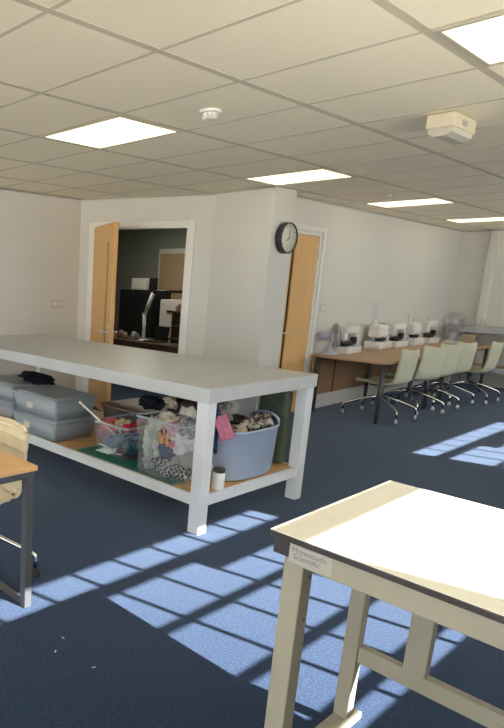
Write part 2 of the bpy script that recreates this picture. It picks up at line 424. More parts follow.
bm.faces.new(A); bm.faces.new(B); bm.faces.new((A[0], A[5], B[5], B[0])); obj('lens', bm, 'lens', t)
part('indicator', 'gap', t, ((.0745, -.05, -.056), (.078, .02, -.026)))

# ------------------------------------------------------------------ wall things
t = thing('wall_clock', 'round wall clock with dark rim on the white column', 'clock', (-3.79, 6.025, 2.055))
RY = Matrix.Rotation(PI/2, 4, 'Y')
bm = NB(); lathe(bm, [(.150, 0), (.158, .004), (.160, .07), (.156, .078), (.149, .078), (.147, .060), (.147, .0), (.150, 0)], 48, RY, caps=False); obj('rim', bm, 'clockrim', t)
bm = NB(); lathe(bm, [(.146, .058), (.146, .066), (0, .066)], 48, RY); obj('dial', bm, 'dial', t)
for k in range(12):
    bm = NB(); a = 2*PI*k/12; box(bm, (.067, .122*math.sin(a), .122*math.cos(a)), (.002, .005, .020), 0, 0, Matrix.Rotation(-a, 3, 'X')); obj('hour_mark', bm, 'dialink', t)
def hand(name, ang, L, w):
    bm = NB(); box(bm, (.069, (L/2-.015)*math.sin(ang), (L/2-.015)*math.cos(ang)), (.002, w, L), 0, 0, Matrix.Rotation(-ang, 3, 'X')); obj(name, bm, 'clockrim', t)
hand('hour_hand', math.radians(238), .075, .008); hand('minute_hand', math.radians(2), .10, .006)
def plate(label, p, rz, w, h, cat, name, n=2):
    t = thing(name, label, cat, p, rz)
    part('face_plate', 'plate', t, ((0, -w/2, -h/2), (.01, w/2, h/2)), bev=.002)
    for k in range(n):
        bm = NB(); y = (k-(n-1)/2)*w/n; bb(bm, (.0101, y-w/n*.2, -h*.22), (.015, y+w/n*.2, h*.22), .001); obj('rocker', bm, 'white_plastic', t)
plate('double switch plate on the left wall above the white worktable', (XL, 4.815, 1.257), 0, .17, .10, 'light switch', 'light_switch')
p = wall_point(1.17, 0, 1.30); plate('double switch plate beside the wooden door with the slit window', p, WROT, .15, .10, 'light switch', 'light_switch')
plate('small dark socket on the far wall above the far white table', (-3.63, 11.9, 1.06), -PI/2, .13, .09, 'socket', 'wall_socket')
for k, (z, lab) in enumerate([(1.27, 'upper sheet of paper pinned to the wall behind the sewing machines'), (1.06, 'lower sheet of paper pinned to the wall behind the sewing machines')]):
    p = wall_point(2.72, .001, z); t = obj('paper_notice', NB(), 'paper'); bm = NB()
    bb(bm, (0, -.10, -.095), (.002, .10, .095)); bm.to_mesh(t.data); bm.free(); t.location = p; t.rotation_euler = (0, 0, WROT)
    tag(t, lab, 'paper')
    for j in range(3): part('printed_block', 'plate', t, ((.0021, -.075, .04-j*.05), (.0026, .07, .065-j*.05)))

# ------------------------------------------------------------------ white cutting worktable
def worktable(label, x0, x1, y0, y1, h, shelf_z, legx, leg=.095, sh_in=.02, mirror=False):
    t = thing('worktable', label, 'table', ((x0+x1)/2, (y0+y1)/2, 0))
    cx, cyy = (x0+x1)/2, (y0+y1)/2; w, d = (x1-x0)/2, (y1-y0)/2
    part('tabletop', 'white_top', t, ((-w, -d, h-.092), (w, d, h)), bev=.004)
    for s in (-1, 1):
        for lx in legx:
            part('leg', 'white_paint', t, ((lx-cx-leg/2, s*(d-.01-leg/2)-leg/2, 0), (lx-cx+leg/2, s*(d-.01-leg/2)+leg/2, h-.0925)), bev=.003)
    bm = NB(); a = .018
    ww, dd = w-.035, d-.035
    bb(bm, (-ww, -dd, shelf_z-.075), (ww, -dd+a, shelf_z)); bb(bm, (-ww, dd-a, shelf_z-.075), (ww, dd, shelf_z)); bb(bm, (-ww, -dd+a, shelf_z-.075), (-ww+a, dd-a, shelf_z)); bb(bm, (ww-a, -dd+a, shelf_z-.075), (ww, dd-a, shelf_z))
    obj('shelf_rail', bm, 'white_paint', t)
    part('shelf', 'hardboard', t, ((-ww+a, -dd+a, shelf_z-.02), (ww-a, dd-a, shelf_z-.003)))
    return t
TX0, TX1, TY0, TY1, TH = -5.55, -2.225, 2.94, 4.175, .95
SZ = .25
worktable('big white worktable with stuffed lower shelf, in front of the open door', TX0, TX1, TY0, TY1, TH, SZ, (TX0+.055, TX1-.055), leg=.084)
worktable('far white table at the right end of the sewing desks', -3.92, -1.5, 11.33, 11.93, 1.0, .38, (-3.83, -1.6), leg=.10)
o = obj('cutting_mat', NB(), 'greenmat'); bm = NB(); bb(bm, (-.50, -.33, 0), (.50, .33, .004)); bm.to_mesh(o.data); bm.free()
o.location = (-3.02, 3.34, SZ-.002); tag(o, 'green cutting mat lying on the worktable shelf under the clear boxes', 'cutting mat')
Z1 = SZ+.003
# grey lidded boxes
def rbox(bm, w0, d0, w1, d1, z0, z1, r, th=.004, n=5, bottom=True, rim=0.0, open_top=True):
    """tapered rounded-rectangle open box"""
    def ring(w, d, z, r_):
        pts = []
        for sx, sy_, a0 in ((1, 1, 0), (-1, 1, PI/2), (-1, -1, PI), (1, -1, 3*PI/2)):
            for k in range(n+1):
                a = a0+PI/2*k/n; pts.append(((w/2-r_)*sx+r_*math.cos(a), (d/2-r_)*sy_+r_*math.sin(a), z))
        return [bm.verts.new(p) for p in pts]
    rs = [ring(w0, d0, z0, r), ring(w1, d1, z1, r)]
    if rim: rs += [ring(w1+2*rim, d1+2*rim, z1, r+rim), ring(w1+2*rim, d1+2*rim, z1+.012, r+rim)]
    top = z1+(.012 if rim else 0)
    if open_top: rs += [ring(w1-2*th, d1-2*th, top, max(.002, r-th)), ring(w0-2*th, d0-2*th, z0+th, max(.002, r-th))]
    k = len(rs[0])
    for A, B in zip(rs, rs[1:]):
        for i in range(k): bm.faces.new((A[i], A[(i+1) % k], B[(i+1) % k], B[i])).smooth = True
    bm.faces.new(rs[0][::-1]); bm.faces.new(rs[-1])
def storage_box(label, loc, w, d, h, tagx=None, rz=0):
    t = thing('storage_box', label, 'storage box', loc, rz, 'grey lidded boxes on the shelf')
    bm = NB(); rbox(bm, w-.07, d-.07, w-.025, d-.025, 0, h-.022, .03); obj('box_body', bm, 'greybox', t)
    bm = NB(); rbox(bm, w, d, w, d, h-.0215, h-.006, .035, open_top=False); rbox(bm, w-.07, d-.07, w-.085, d-.085, h-.006, h, .03, open_top=False); obj('lid', bm, 'greylid', t)
    if tagx is not None:
        bm = NB(); box(bm, (tagx, -d/2+.019, h*.5), (.085, .002, .065), 0, 0, Matrix.Rotation(-.13, 3, 'X')); obj('paper_tag', bm, 'tag', t)
    return t
storage_box('lower grey lidded box with a paper tag, right stack on the worktable shelf', (-4.07, 3.20, Z1), .64, .48, .175, -.09)
storage_box('upper grey lidded box with a paper tag, right stack on the worktable shelf', (-4.07, 3.20, Z1+.1755), .64, .48, .185, -.05)
storage_box('lower grey lidded box of the left stack, cut off by the photo edge', (-4.94, 3.38, Z1), .62, .48, .165)
storage_box('upper grey lidded box of the left stack, cut off by the photo edge', (-4.94, 3.38, Z1+.1655), .62, .48, .165)

# fabrics: crumpled pieces of cloth
def crumple(bm, sx, sy_, sz, seed, sub=4, amp=.55, fr=1.9):
    t = bmesh.new(); bmesh.ops.create_icosphere(t, subdivisions=sub, radius=1)
    off = Vector((seed*3.17, seed*1.3, seed*7.7))
    for v in t.verts:
        n = v.co.normalized(); k = 1+amp*(noise.noise(n*fr+off)*1.2-.9*abs(noise.noise(n*fr*1.9+off))-.5*abs(noise.noise(n*fr*4.1+off))+.35)
        v.co = Vector((n.x*sx*k, n.y*sy_*k, n.z*sz*k))
    for fc in t.faces: fc.smooth = True
    merge(bm, t)
def drape(bm, w, d, amp, seed, n=14, curl=.0, th=.003):
    off = Vector((seed*2.1, seed*.7, 0))
    def fn(a, b):
        x = (a-.5)*w; y = (b-.5)*d
        z = amp*noise.noise(Vector((x*9, y*9, 0))+off)+amp*.6*math.sin(x*22+seed)*math.cos(y*17)-curl*(x*x+y*y)
        return (x+.12*w*noise.noise(Vector((y*6, seed, 1))), y+.12*d*noise.noise(Vector((x*6, seed, 5))), z)
    sheet(bm, fn, n, n, th)
def fab(name, col, col2=None, scale=30, sharp=(.45, .55)):
    if name not in M: M[name] = mat(name, col, .9, 0, 0 if col2 else .12, scale, .25, 70, .1, col2, None, sharp if col2 else None)
    return name
def checker(name, c1, c2, sc):
    m = mat(name, c1, .9, spec=.1); nt = m.node_tree; b = nt.nodes['Principled BSDF']
    tc = nt.nodes.new('ShaderNodeTexCoord'); k = nt.nodes.new('ShaderNodeTexChecker'); k.inputs['Scale'].default_value = sc
    k.inputs['Color1'].default_value = (*c1, 1); k.inputs['Color2'].default_value = (*c2, 1)
    nt.links.new(tc.outputs['Object'], k.inputs['Vector']); nt.links.new(k.outputs['Color'], b.inputs['Base Color'])
    M[name] = m; return name
def stripes(name, cols, sc, axis=0):
    m = mat(name, cols[0], .9, spec=.1); nt = m.node_tree; b = nt.nodes['Principled BSDF']
    tc = nt.nodes.new('ShaderNodeTexCoord'); sx = nt.nodes.new('ShaderNodeSeparateXYZ'); mu = nt.nodes.new('ShaderNodeMath'); mu.operation = 'MULTIPLY'; mu.inputs[1].default_value = sc
    fr = nt.nodes.new('ShaderNodeMath'); fr.operation = 'FRACT'; r = nt.nodes.new('ShaderNodeValToRGB'); r.color_ramp.interpolation = 'CONSTANT'
    nt.links.new(tc.outputs['Object'], sx.inputs[0]); nt.links.new(sx.outputs[axis], mu.inputs[0]); nt.links.new(mu.outputs[0], fr.inputs[0]); nt.links.new(fr.outputs[0], r.inputs[0]); nt.links.new(r.outputs[0], b.inputs['Base Color'])
    e = r.color_ramp.elements
    while len(e) < len(cols): e.new(.5)
    for i, c in enumerate(cols): e[i].position = i/len(cols); e[i].color = (*c, 1)
    M[name] = m; return name
def scrap(label, m, loc, size, seed, rot=(0, 0, 0), flat=False, group=None, name='fabric_scrap'):
    bm = NB()
    if flat: drape(bm, size[0], size[1], size[2], seed)
    else: crumple(bm, *size, seed)
    o = obj(name, bm, m); o.location = loc; o.rotation_euler = rot
    return tag(o, label, 'fabric', group)
def clear_box(label, loc, w, d, h, rz=0, rim=.012):
    t = thing('clear_box', label, 'storage box', loc, rz)
    bm = NB(); rbox(bm, w*.88, d*.88, w, d, 0, h-.014, .025, .003); obj('box_body', bm, 'clear', t)
    bm = NB()
    rbox(bm, w+.002, d+.002, w+.002, d+.002, h-.028, h-.0135, .026, .003)
    bmesh.ops.delete(bm, geom=[fc for fc in bm.faces if len(fc.verts) > 4], context='FACES')
    rim_o = obj('rim', bm, 'clear_rim', t)
    md = rim_o.modifiers.new('thick', 'SOLIDIFY'); md.thickness = .005; md.offset = 0
    return t
G1 = 'fabric pieces in the small clear box'
clear_box('small clear plastic box of bright fabrics on the green mat', (-3.23, 3.29, SZ+.004), .37, .42, .27)
b1 = [('red', (.55, .03, .06), (-3.12, 3.22, .475), (.055, .06, .035)), ('coral pink', (.60, .14, .15), (-3.33, 3.21, .46), (.06, .06, .045)),
      ('cream', (.62, .50, .34), (-3.24, 3.24, .475), (.06, .06, .035)), ('mauve', (.33, .20, .27), (-3.32, 3.17, .40), (.06, .05, .05)),
      ('slate blue', (.13, .18, .29), (-3.20, 3.17, .375), (.13, .05, .04)), ('navy', (.03, .035, .07), (-3.12, 3.25, .42), (.09, .07, .05)),
      ('pale aqua', (.45, .55, .55), (-3.24, 3.19, .30), (.11, .06, .035)), ('plum', (.14, .06, .12), (-3.13, 3.20, .315), (.07, .06, .04)),
      ('charcoal', (.05, .05, .06), (-3.27, 3.36, .40), (.11, .08, .09)), ('tan', (.42, .27, .16), (-3.33, 3.22, .35), (.05, .06, .05)),
      ('dark teal', (.03, .10, .12), (-3.10, 3.17, .36), (.05, .05, .06)), ('rose', (.50, .20, .25), (-3.36, 3.17, .42), (.04, .04, .05)), ('dark red', (.25, .02, .04), (-3.16, 3.37, .46), (.09, .07, .05))]
for i, (c, col, l, s_i) in enumerate(b1):
    s_i = tuple(q*1.18 for q in s_i)
    scrap('%s fabric piece in the small clear box' % c, fab('cloth_'+c.replace(' ', '_'), col), l, s_i, i+1, (0, (-.45 if c == 'slate blue' else 0), i*.7 if c != 'slate blue' else 0), group=G1)
t = thing('white_rod', 'thin white plastic rod leaning out of the small clear box', 'rod', (-3.30, 3.13, .46))
bm = NB(); tube(bm, [(.06, .03, -.05), (-.17, -.13, .175)], .008); obj('shaft', bm, 'white_plastic', t)
bm = NB(); tube(bm, [(-.17, -.13, .175), (-.185, -.14, .19)], [.013, .010]); obj('tip', bm, 'white_plastic', t)
G2 = 'fabric pieces in the tall clear box'
clear_box('tall clear plastic box packed with pale fabrics on the green mat', (-2.675, 3.145, SZ+.004), .44, .285, .42)
checker('cloth_check', (.03, .03, .035), (.45, .45, .43), 42)
stripes('cloth_stripe', [(.62, .30, .05), (.55, .05, .05), (.65, .45, .12)], 24)
b2 = [('checked black and white', 'cloth_check', (-2.68, 3.15, .315), (.17, .055, .052)), ('striped orange and red', 'cloth_stripe', (-2.70, 3.105, .50), (.042, .02, .06)),
      ('navy blue', fab('cloth_navy2', (.03, .045, .12)), (-2.66, 3.11, .44), (.06, .03, .045)), ('pale sage', fab('cloth_sage', (.42, .45, .36)), (-2.82, 3.15, .56), (.055, .05, .07)),
      ('off-white', fab('cloth_offwhite', (.58, .56, .50)), (-2.79, 3.15, .43), (.065, .05, .06)), ('white', fab('cloth_white', (.68, .68, .66)), (-2.57, 3.14, .51), (.06, .05, .06)),
      ('stone grey', fab('cloth_stone', (.38, .36, .33)), (-2.58, 3.15, .40), (.075, .05, .06)), ('dusty pink', fab('cloth_dpink', (.55, .33, .36)), (-2.63, 3.13, .59), (.05, .04, .04)),
      ('cream linen', fab('cloth_linen', (.56, .50, .40)), (-2.72, 3.17, .60), (.07, .05, .05)), ('grey plaid', fab('cloth_plaid', (.16, .16, .17), (.40, .39, .38), 45), (-2.55, 3.17, .61), (.06, .05, .05)),
      ('ivory', fab('cloth_ivory', (.60, .57, .48)), (-2.67, 3.30, .47), (.15, .10, .17)), ('black', fab('cloth_black2', (.02, .02, .025)), (-2.70, 3.13, .56), (.04, .03, .03)),
      ('pale mint', fab('cloth_mint', (.47, .52, .44)), (-2.83, 3.10, .46), (.04, .03, .09)), ('light grey', fab('cloth_lgrey', (.45, .45, .46)), (-2.83, 3.12, .34), (.04, .04, .06)), ('bright pink', fab('cloth_bpink', (.62, .15, .22)), (-2.615, 3.105, .475), (.022, .015, .03))]
for i, (c, m, l, s_i) in enumerate(b2):
    s_i = tuple(q*1.22 for q in s_i)
    scrap('%s fabric piece in the tall clear box' % c, m, l, s_i, i+21, (0, 0, (i % 3-1)*.2), group=G2)
# heap behind and above the tall box
scrap('dark brown cloth heaped behind the tall clear box', fab('cloth_brown', (.055, .035, .03)), (-2.80, 3.55, .645), (.20, .14, .14), 41)
scrap('black cloth draped over the back corner of the tall clear box', fab('cloth_black', (.012, .012, .016)), (-3.02, 3.31, .69), (.10, .06, .045), 42)
scrap('beige cloth lying on the dark brown heap under the worktable', fab('cloth_beige', (.42, .36, .27)), (-2.90, 3.38, .71), (.055, .05, .04), 43, (0, .3, .5))
scrap('long pale cloth strip on top of the dark brown heap', fab('cloth_strip', (.48, .42, .33)), (-2.74, 3.42, .765), (.09, .016, .012), 44, (0, 0, .2))
t = thing('plastic_tray', 'brown-lidded clear container behind the small clear box', 'container', (-3.62, 3.78, Z1))
bm = NB(); rbox(bm, .38, .42, .44, .46, 0, .25, .03, .003); obj('box_body', bm, glass('smoky_plastic', (.55, .52, .5), .35, .2, (.3, .26, .25)), t)
bm = NB(); rbox(bm, .47, .49, .47, .49, .2505, .262, .03, open_top=False); obj('lid', bm, mat('brown_lid', (.25, .155, .12), .35, var=.15, scale=8), t)
scrap('crumpled black cloth on the left stack of grey boxes', 'cloth_black', (-4.64, 3.42, Z1+.38), (.21, .09, .045), 45, (0, 0, .0))
# blue-grey tub
t = thing('tub', 'blue-grey flexible tub of patterned cloth on the worktable shelf', 'tub', (-2.475, 3.62, Z1))
def sup(rx, ry, z, n=44, e=2.9):
    return [(rx*math.copysign(abs(math.cos(a))**(2/e), math.cos(a)), ry*math.copysign(abs(math.sin(a))**(2/e), math.sin(a)), z) for a in [2*PI*k/n for k in range(n)]]
bm = NB(); rows = [sup(.180, .290, 0), sup(.190, .302, .014), sup(.205, .322, .335), sup(.213, .330, .34), sup(.213, .330, .352), sup(.199, .316, .352), sup(.175, .28, .02)]
rings = [[bm.verts.new(p) for p in rr] for rr in rows]
for A, B in zip(rings, rings[1:]):
    k = len(A)
    for i in range(k): bm.faces.new((A[i], A[(i+1) % k], B[(i+1) % k], B[i])).smooth = True
bm.faces.new(rings[0][::-1]); bm.faces.new(rings[-1]); obj('tub_body', bm, 'tub', t)
for s in (1, -1):
    bm = NB(); tube(bm, [(.12*math.cos(a)+(.0), s*(.318+.010*math.sin(a)), .345+.055*math.sin(a)) for a in [PI*k/12 for k in range(13)]], .011); h = obj('handle', bm, 'tub', t)
pat = fab('cloth_brownprint', (.07, .045, .035), (.50, .45, .38), 26)
fab('cloth_printgrey', (.10, .08, .07), (.42, .37, .31), 32)
for i, (lab, m, l, s_i) in enumerate([('brown and white printed cloth at the front of the blue-grey tub', pat, (-2.40, 3.63, .60), (.085, .085, .065)), ('grey-brown printed cloth at the right of the blue-grey tub', 'cloth_printgrey', (-2.42, 3.80, .60), (.08, .08, .06)),
      ('dark plain cloth filling the blue-grey tub', 'cloth_brown', (-2.55, 3.68, .52), (.15, .17, .09)), ('cream cloth at the left rim of the blue-grey tub', 'cloth_beige', (-2.38, 3.49, .59), (.05, .06, .03))]):
    scrap(lab, m, l, s_i, 51+i)
scrap('pink cloth corner hanging over the left rim of the tub', fab('cloth_pink', (.62, .22, .32)), (-2.345, 3.275, .645), (.10, .17, .008), 60, (1.35, -.55, .25), flat=True)
scrap('dark blue denim hanging beside the near table leg', fab('cloth_denim', (.03, .05, .12)), (-2.43, 3.27, .60), (.03, .05, .15), 61)
scrap('crumpled clear plastic bag above the tub', glass('bag_film', (.8, .8, .82), .4, .2, (.45, .42, .4)), (-2.53, 3.46, .70), (.09, .09, .07), 62, name='plastic_bag')
t = thing('storage_bag', 'olive green fabric bag standing behind the tub', 'bag', (-2.475, 4.075, Z1))
part('bag_body', mat('olive_fabric', (.075, .09, .06), .85, var=.15, scale=14, bump=.2), t, ((-.115, -.05, 0), (.115, .05, .56)), bev=.03)
t = obj('white_carton', NB(), 'white_plastic'); bm = NB(); bb(bm, (-.075, -.05, 0), (.075, .05, .58), .006); bm.to_mesh(t.data); bm.free(); t.location = (-2.68, 4.075, Z1)
tag(t, 'plain white carton standing between the heap of cloth and the olive bag', 'carton')
t = thing('jar', 'small white jar with dark lid on the shelf by the near leg', 'jar', (-2.305, 3.21, SZ-.003))
bm = NB(); lathe(bm, [(.036, 0), (.040, .006), (.040, .105), (.036, .115)]); obj('jar_body', bm, 'white_plastic', t)
bm = NB(); lathe(bm, [(.037, .1155), (.039, .118), (.039, .138), (.036, .142), (0, .142)]); obj('lid', bm, mat('dark_jar_lid', (.07, .065, .06), .4, .3), t)

# ------------------------------------------------------------------ front right bench
BX0, BX1, BY0, BY1, BZ = -.89, .86, 1.505, 2.275, .885
t = thing('lab_bench', 'cream topped bench with beige frame in the right foreground', 'bench', ((BX0+BX1)/2, (BY0+BY1)/2, 0))
ox, oy = (BX0+BX1)/2, (BY0+BY1)/2
def L(x, y, z): return (x-ox, y-oy, z)
part('benchtop', 'bench_top', t, (L(BX0+.002, BY0+.002, BZ-.003), L(BX1-.002, BY1-.002, BZ)), bev=.001)
part('edge_strip', 'bench_edge', t, (L(BX0, BY0, BZ-.020), L(BX1, BY1, BZ-.0031)), bev=.002)
part('end_cap', 'bench_edge', t, (L(BX0+.012, BY0+.012, BZ-.070), L(BX0+.060, BY1-.04, BZ-.0205)))
bm = NB()
bb(bm, L(BX0+.061, BY0+.010, BZ-.085), L(BX1-.05, BY0+.05, BZ-.0205), .003)
bb(bm, L(BX0+.061, BY0+.50, BZ-.088), L(BX1-.05, BY0+.54, BZ-.0205), .003)
bb(bm, L(BX0+.061, BY0+.0501, BZ-.080), L(BX0+.10, BY1-.06, BZ-.0205), .003)
obj('apron', bm, 'bench_metal', t)
for ex in (-.865, .77):
    lg = part('leg', 'bench_metal', t, (L(ex, 1.56, .03), L(ex+.062, 1.62, BZ-.0862)), bev=.004)
    bm = NB()
    for z in (.60, .74, .12, .15): tube(bm, [L(ex+.0621, 1.60, z), L(ex+.0632, 1.60, z)], .005)
    obj('bolt_hole', bm, 'bench_edge', lg)
    part('leg', 'bench_metal', t, (L(ex+.01, 2.01, .05), L(ex+.062, 2.055, BZ-.089)), bev=.004)
    fr = part('foot_rail', 'bench_metal', t, (L(ex, 1.52, .0), L(ex+.065, 2.13, .0299)), bev=.004)
part('lower_rail', 'bench_metal', t, (L(-.802, 2.015, .285), L(.779, 2.05, .345)), bev=.003)
for ux in (-.655, .56): part('upright', 'bench_metal', t, (L(ux, 2.006, .346), L(ux+.068, 2.046, BZ-.089)), bev=.003)
# maker's label on the apron
lp = part('label_plate', 'labelplate', t, (L(BX0+.066, BY0+.0085, BZ-.078), L(BX0+.190, BY0+.0099, BZ-.024)))
def text_mesh(name, body, size, mx, m, parent, w=1.0):
    cu = bpy.data.curves.new(name, 'FONT'); cu.body = body; cu.size = size; cu.extrude = .0003; cu.space_line = .8
    to = bpy.data.objects.new(name+'_src', cu); COL.objects.link(to)
    bpy.context.view_layer.update()
    me = bpy.data.meshes.new_from_object(to.evaluated_get(bpy.context.evaluated_depsgraph_get()))
    bpy.data.objects.remove(to)
    me.transform(mx @ Matrix.Diagonal((w, 1, 1, 1))); me.materials.clear(); me.materials.append(M[m])
    o = bpy.data.objects.new(name, me); COL.objects.link(o); o.parent = parent
    return o
text_mesh('maker_name', 'Monmouth\n Scientific', .0235, Matrix.Translation(L(BX0+.071, BY0+.0082, BZ-.047)) @ Matrix.Rotation(PI/2, 4, 'X'), 'ink', lp, .95)

# ------------------------------------------------------------------ chairs
def chair(label, loc, rz, m, group=None, quilt=False, hs=1.0, fx=.33, fy=.235):
    """sitter looks to local -x; shell, hub and four chrome legs on castors"""
    t = thing('office_chair', label, 'chair', loc, rz, group)
    t.scale = (1, 1, hs)
    prof = [(-.235, .425), (-.21, .452), (-.12, .447), (0, .435), (.10, .43), (.17, .445), (.215, .49), (.24, .56), (.262, .66), (.282, .76), (.292, .83), (.296, .865)]
    def pr(a):
        s = a*(len(prof)-1); i = min(int(s), len(prof)-2); k = s-i
        p0, p1, p2, p3 = (Vector(prof[max(0, min(len(prof)-1, i+j))]) for j in (-1, 0, 1, 2))
        return .5*((2*p1)+(-p0+p2)*k+(2*p0-5*p1+4*p2-p3)*k*k+(-p0+3*p1-3*p2+p3)*k**3)
    def fn(a, b):
        p = pr(a); v = (b-.5)*2
        w = .215-.012*max(0, a-.55)/.45
        e = min(1, min(a, 1-a)/.09); w *= (.86+.14*math.sqrt(max(0, 1-(1-e)**2)))
        up = .030*abs(v)**2.5*(1 if a < .5 else .25); fwd = -.045*abs(v)**2.2*(max(0, (a-.5))*2)
        q = 0
        if quilt: q = -.009*abs(math.sin(a*PI*14))**.35 if a > .12 else 0
        return (p.x+fwd-(q if a > .5 else 0), v*w, p.y+up+(-q if a <= .5 else 0))
    bm = NB(); sheet(bm, fn, 112 if quilt else 44, 16, -.022); obj('shell', bm, m, t)
    bm = NB(); bb(bm, (-.10, -.09, .398), (.08, .09, .412), .003); tube(bm, [(0, 0, .27), (0, 0, .40)], [.03, .026], 14); obj('seat_bracket', bm, 'deskmetal', t)
    for sx in (-1, 1):
        for sy_ in (-1, 1):
            x, y = sx*fx, sy_*fy
            bm = NB(); tube(bm, [(sx*.012, sy_*.009, .275), (x*.5, y*.5, .225), (x*.93, y*.93, .16), (x*.99, y*.99, .145), (x, y, .125), (x, y, .068)], .0125, 10)
            lg = obj('leg', bm, 'chrome', t)
            bm = NB(); lathe(bm, [(.012, -.012), (.027, -.010), (.029, 0), (.027, .010), (.012, .012)], 16, Matrix.Translation((x+.006*sx, y, .029)) @ Matrix.Rotation(.5+sx, 4, 'Z') @ Matrix.Rotation(PI/2, 4, 'X'))
            box(bm, (x, y, .055), (.022, .020, .03), .004); obj('castor', bm, 'rubber' if quilt else 'steel', lg)
    return t
chair('cream quilted office chair tucked behind the beech desk at left', (-2.755, 1.55, 0), PI/2, 'cream', quilt=True, hs=.90, fx=.235, fy=.36)
GC = 'sage office chairs along the sewing desks'
c0 = chair('sage office chair nearest the camera at the sewing desks', (-3.27, 7.70, 0), -.05, 'sage', GC)
for y, x, a, lab in [(8.52, -3.27, -.30, 'second sage office chair from the camera at the sewing desks'), (9.08, -3.29, -.30, 'middle sage office chair of the five at the sewing desks'),
                  (9.66, -3.30, -.30, 'fourth sage office chair from the camera at the sewing desks'), (10.17, -3.12, -.02, 'farthest sage office chair, at the right end beside the far white table')]:
    c = copy_tree(c0); c.location = (x, y, 0); c.rotation_euler = (0, 0, a); c['label'] = lab

# ------------------------------------------------------------------ beech desk, left foreground
t = thing('desk', 'beech topped desk with grey steel frame at the left edge', 'desk', (-2.80, 1.25, 0))
def D(x, y, z): return (x+2.80, y-1.25, z)
part('desktop', 'desk', t, (D(-3.45, .90, .698), D(-2.155, 1.612, .722)), bev=.003)
bm = NB()
bb(bm, D(-3.44, .91, .665), D(-2.165, .95, .6975)); bb(bm, D(-3.44, 1.565, .665), D(-2.165, 1.602, .6975)); bb(bm, D(-2.205, .9501, .665), D(-2.165, 1.5649, .6975)); bb(bm, D(-3.44, .9501, .665), D(-3.40, 1.5649, .6975))
obj('desk_frame', bm, 'deskmetal', t)
for x in (-3.44, -2.215):
    for y in (.91, 1.555): part('leg', 'deskmetal', t, (D(x+.01, y, .0), D(x+.05, y+.040, .6645)), bev=.003)
part('floor_rail', 'deskmetal', t, (D(-3.389, 1.56, .003), D(-2.2155, 1.59, .025)))
part('floor_rail', 'deskmetal', t, (D(-3.389, .915, .003), D(-2.2155, .945, .025)))

# ------------------------------------------------------------------ sewing desks along the wall
def sewing_desk(label, s0, s1, ia, ib):
    t = thing('sewing_desk', label, 'desk', wall_point((s0+s1)/2, .5, 0), WROT, 'sewing desks along the wall')
    w = (s1-s0)/2; d0, d1, h = -.46, .44, .735
    bm = NB(); n = 6; r = .09; pts = [(d0, -w), (d0, w)]
    pts += [(d1-r+r*math.cos(a), w-r+r*math.sin(a)) for a in [PI/2*(1-k/n) for k in range(n+1)]]
    pts += [(d1-r+r*math.cos(a), -w+r+r*math.sin(a)) for a in [-PI/2*k/n for k in range(n+1)]]
    A = [bm.verts.new((x, y, h-.026)) for x, y in pts]; B = [bm.verts.new((x, y, h)) for x, y in pts]
    k = len(A)
    for i in range(k): bm.faces.new((A[i], A[(i+1) % k], B[(i+1) % k], B[i]))
    bm.faces.new(A); bm.faces.new(B); obj('desktop', bm, 'desk_sew', t)
    for x in (d0+.06, d1-.06):
        for y in (-w+ia, w-ib):
            bm = NB(); tube(bm, [(x, y, 0), (x, y, h-.0265)], .024, 12); obj('leg', bm, 'legmetal', t)
    bm = NB(); bb(bm, (d0+.09, -w+.08, h-.07), (d0+.12, w-.08, h-.0265)); bb(bm, (d1-.12, -w+.12, h-.07), (d1-.09, w-.12, h-.0265)); obj('rail', bm, 'legmetal', t)
    part('modesty_panel', 'panel_sew', t, ((d0+.005, -w+.03, .20), (d0+.023, w-.03, h-.027)))
    bm = NB(); bb(bm, (d0+.0231, -w+.62, .20), (d0+.03, -w+.64, h-.03)); obj('panel_joint', bm, 'legmetal', t)
sewing_desk('near sewing desk with rounded corners, starting beside the wooden door', .93, 2.73, .10, .19)
sewing_desk('far sewing desk under the far machines, ending at the white table', 2.735, 4.98, .36, .10)

DZ = .735
def sewing_machine(label, s, d, turn=0):
    t = thing('sewing_machine', label, 'sewing machine', wall_point(s, d, DZ), WROT+turn, 'white machines on the sewing desks'); t.scale = (1, 1, 1.14)
    part('base', 'white_plastic', t, ((-.10, -.22, .0), (.12, .20, .075)), bev=.010)
    part('column', 'white_plastic', t, ((-.07, .11, .0755), (.07, .20, .215)), bev=.014)
    bm = NB(); bb(bm, (-.065, -.19, .216), (.065, .205, .30), .02); bb(bm, (-.06, -.20, .15), (.06, -.11, .23), .014); obj('arm', bm, 'white_plastic', t)
    bm = NB(); crumple(bm, .07, .12, .03, 7, 3, .25); bmesh.ops.translate(bm, vec=(.02, -.03, .105), verts=bm.verts); obj('dark_bed', bm, 'black', t)
    bm = NB(); tube(bm, [(0, -.155, .076), (0, -.155, .15)], .008, 8); obj('presser_foot', bm, 'black', t)
    bm = NB(); bb(bm, (.03, .00, .10), (.09, .10, .18), .014); obj('control_head', bm, 'black', t)
    bm = NB(); lathe(bm, [(0, 0), (.05, 0), (.052, .01), (.05, .022), (0, .024)], 20, Matrix.Translation((0, .206, .24)) @ Matrix.Rotation(-PI/2, 4, 'X')); obj('handwheel', bm, 'plate', t)
    for y in (.06, -.02):
        bm = NB(); tube(bm, [(-.03, y, .29), (-.03, y, .37)], .004, 6); obj('spool_pin', bm, 'plate', t)
    return t
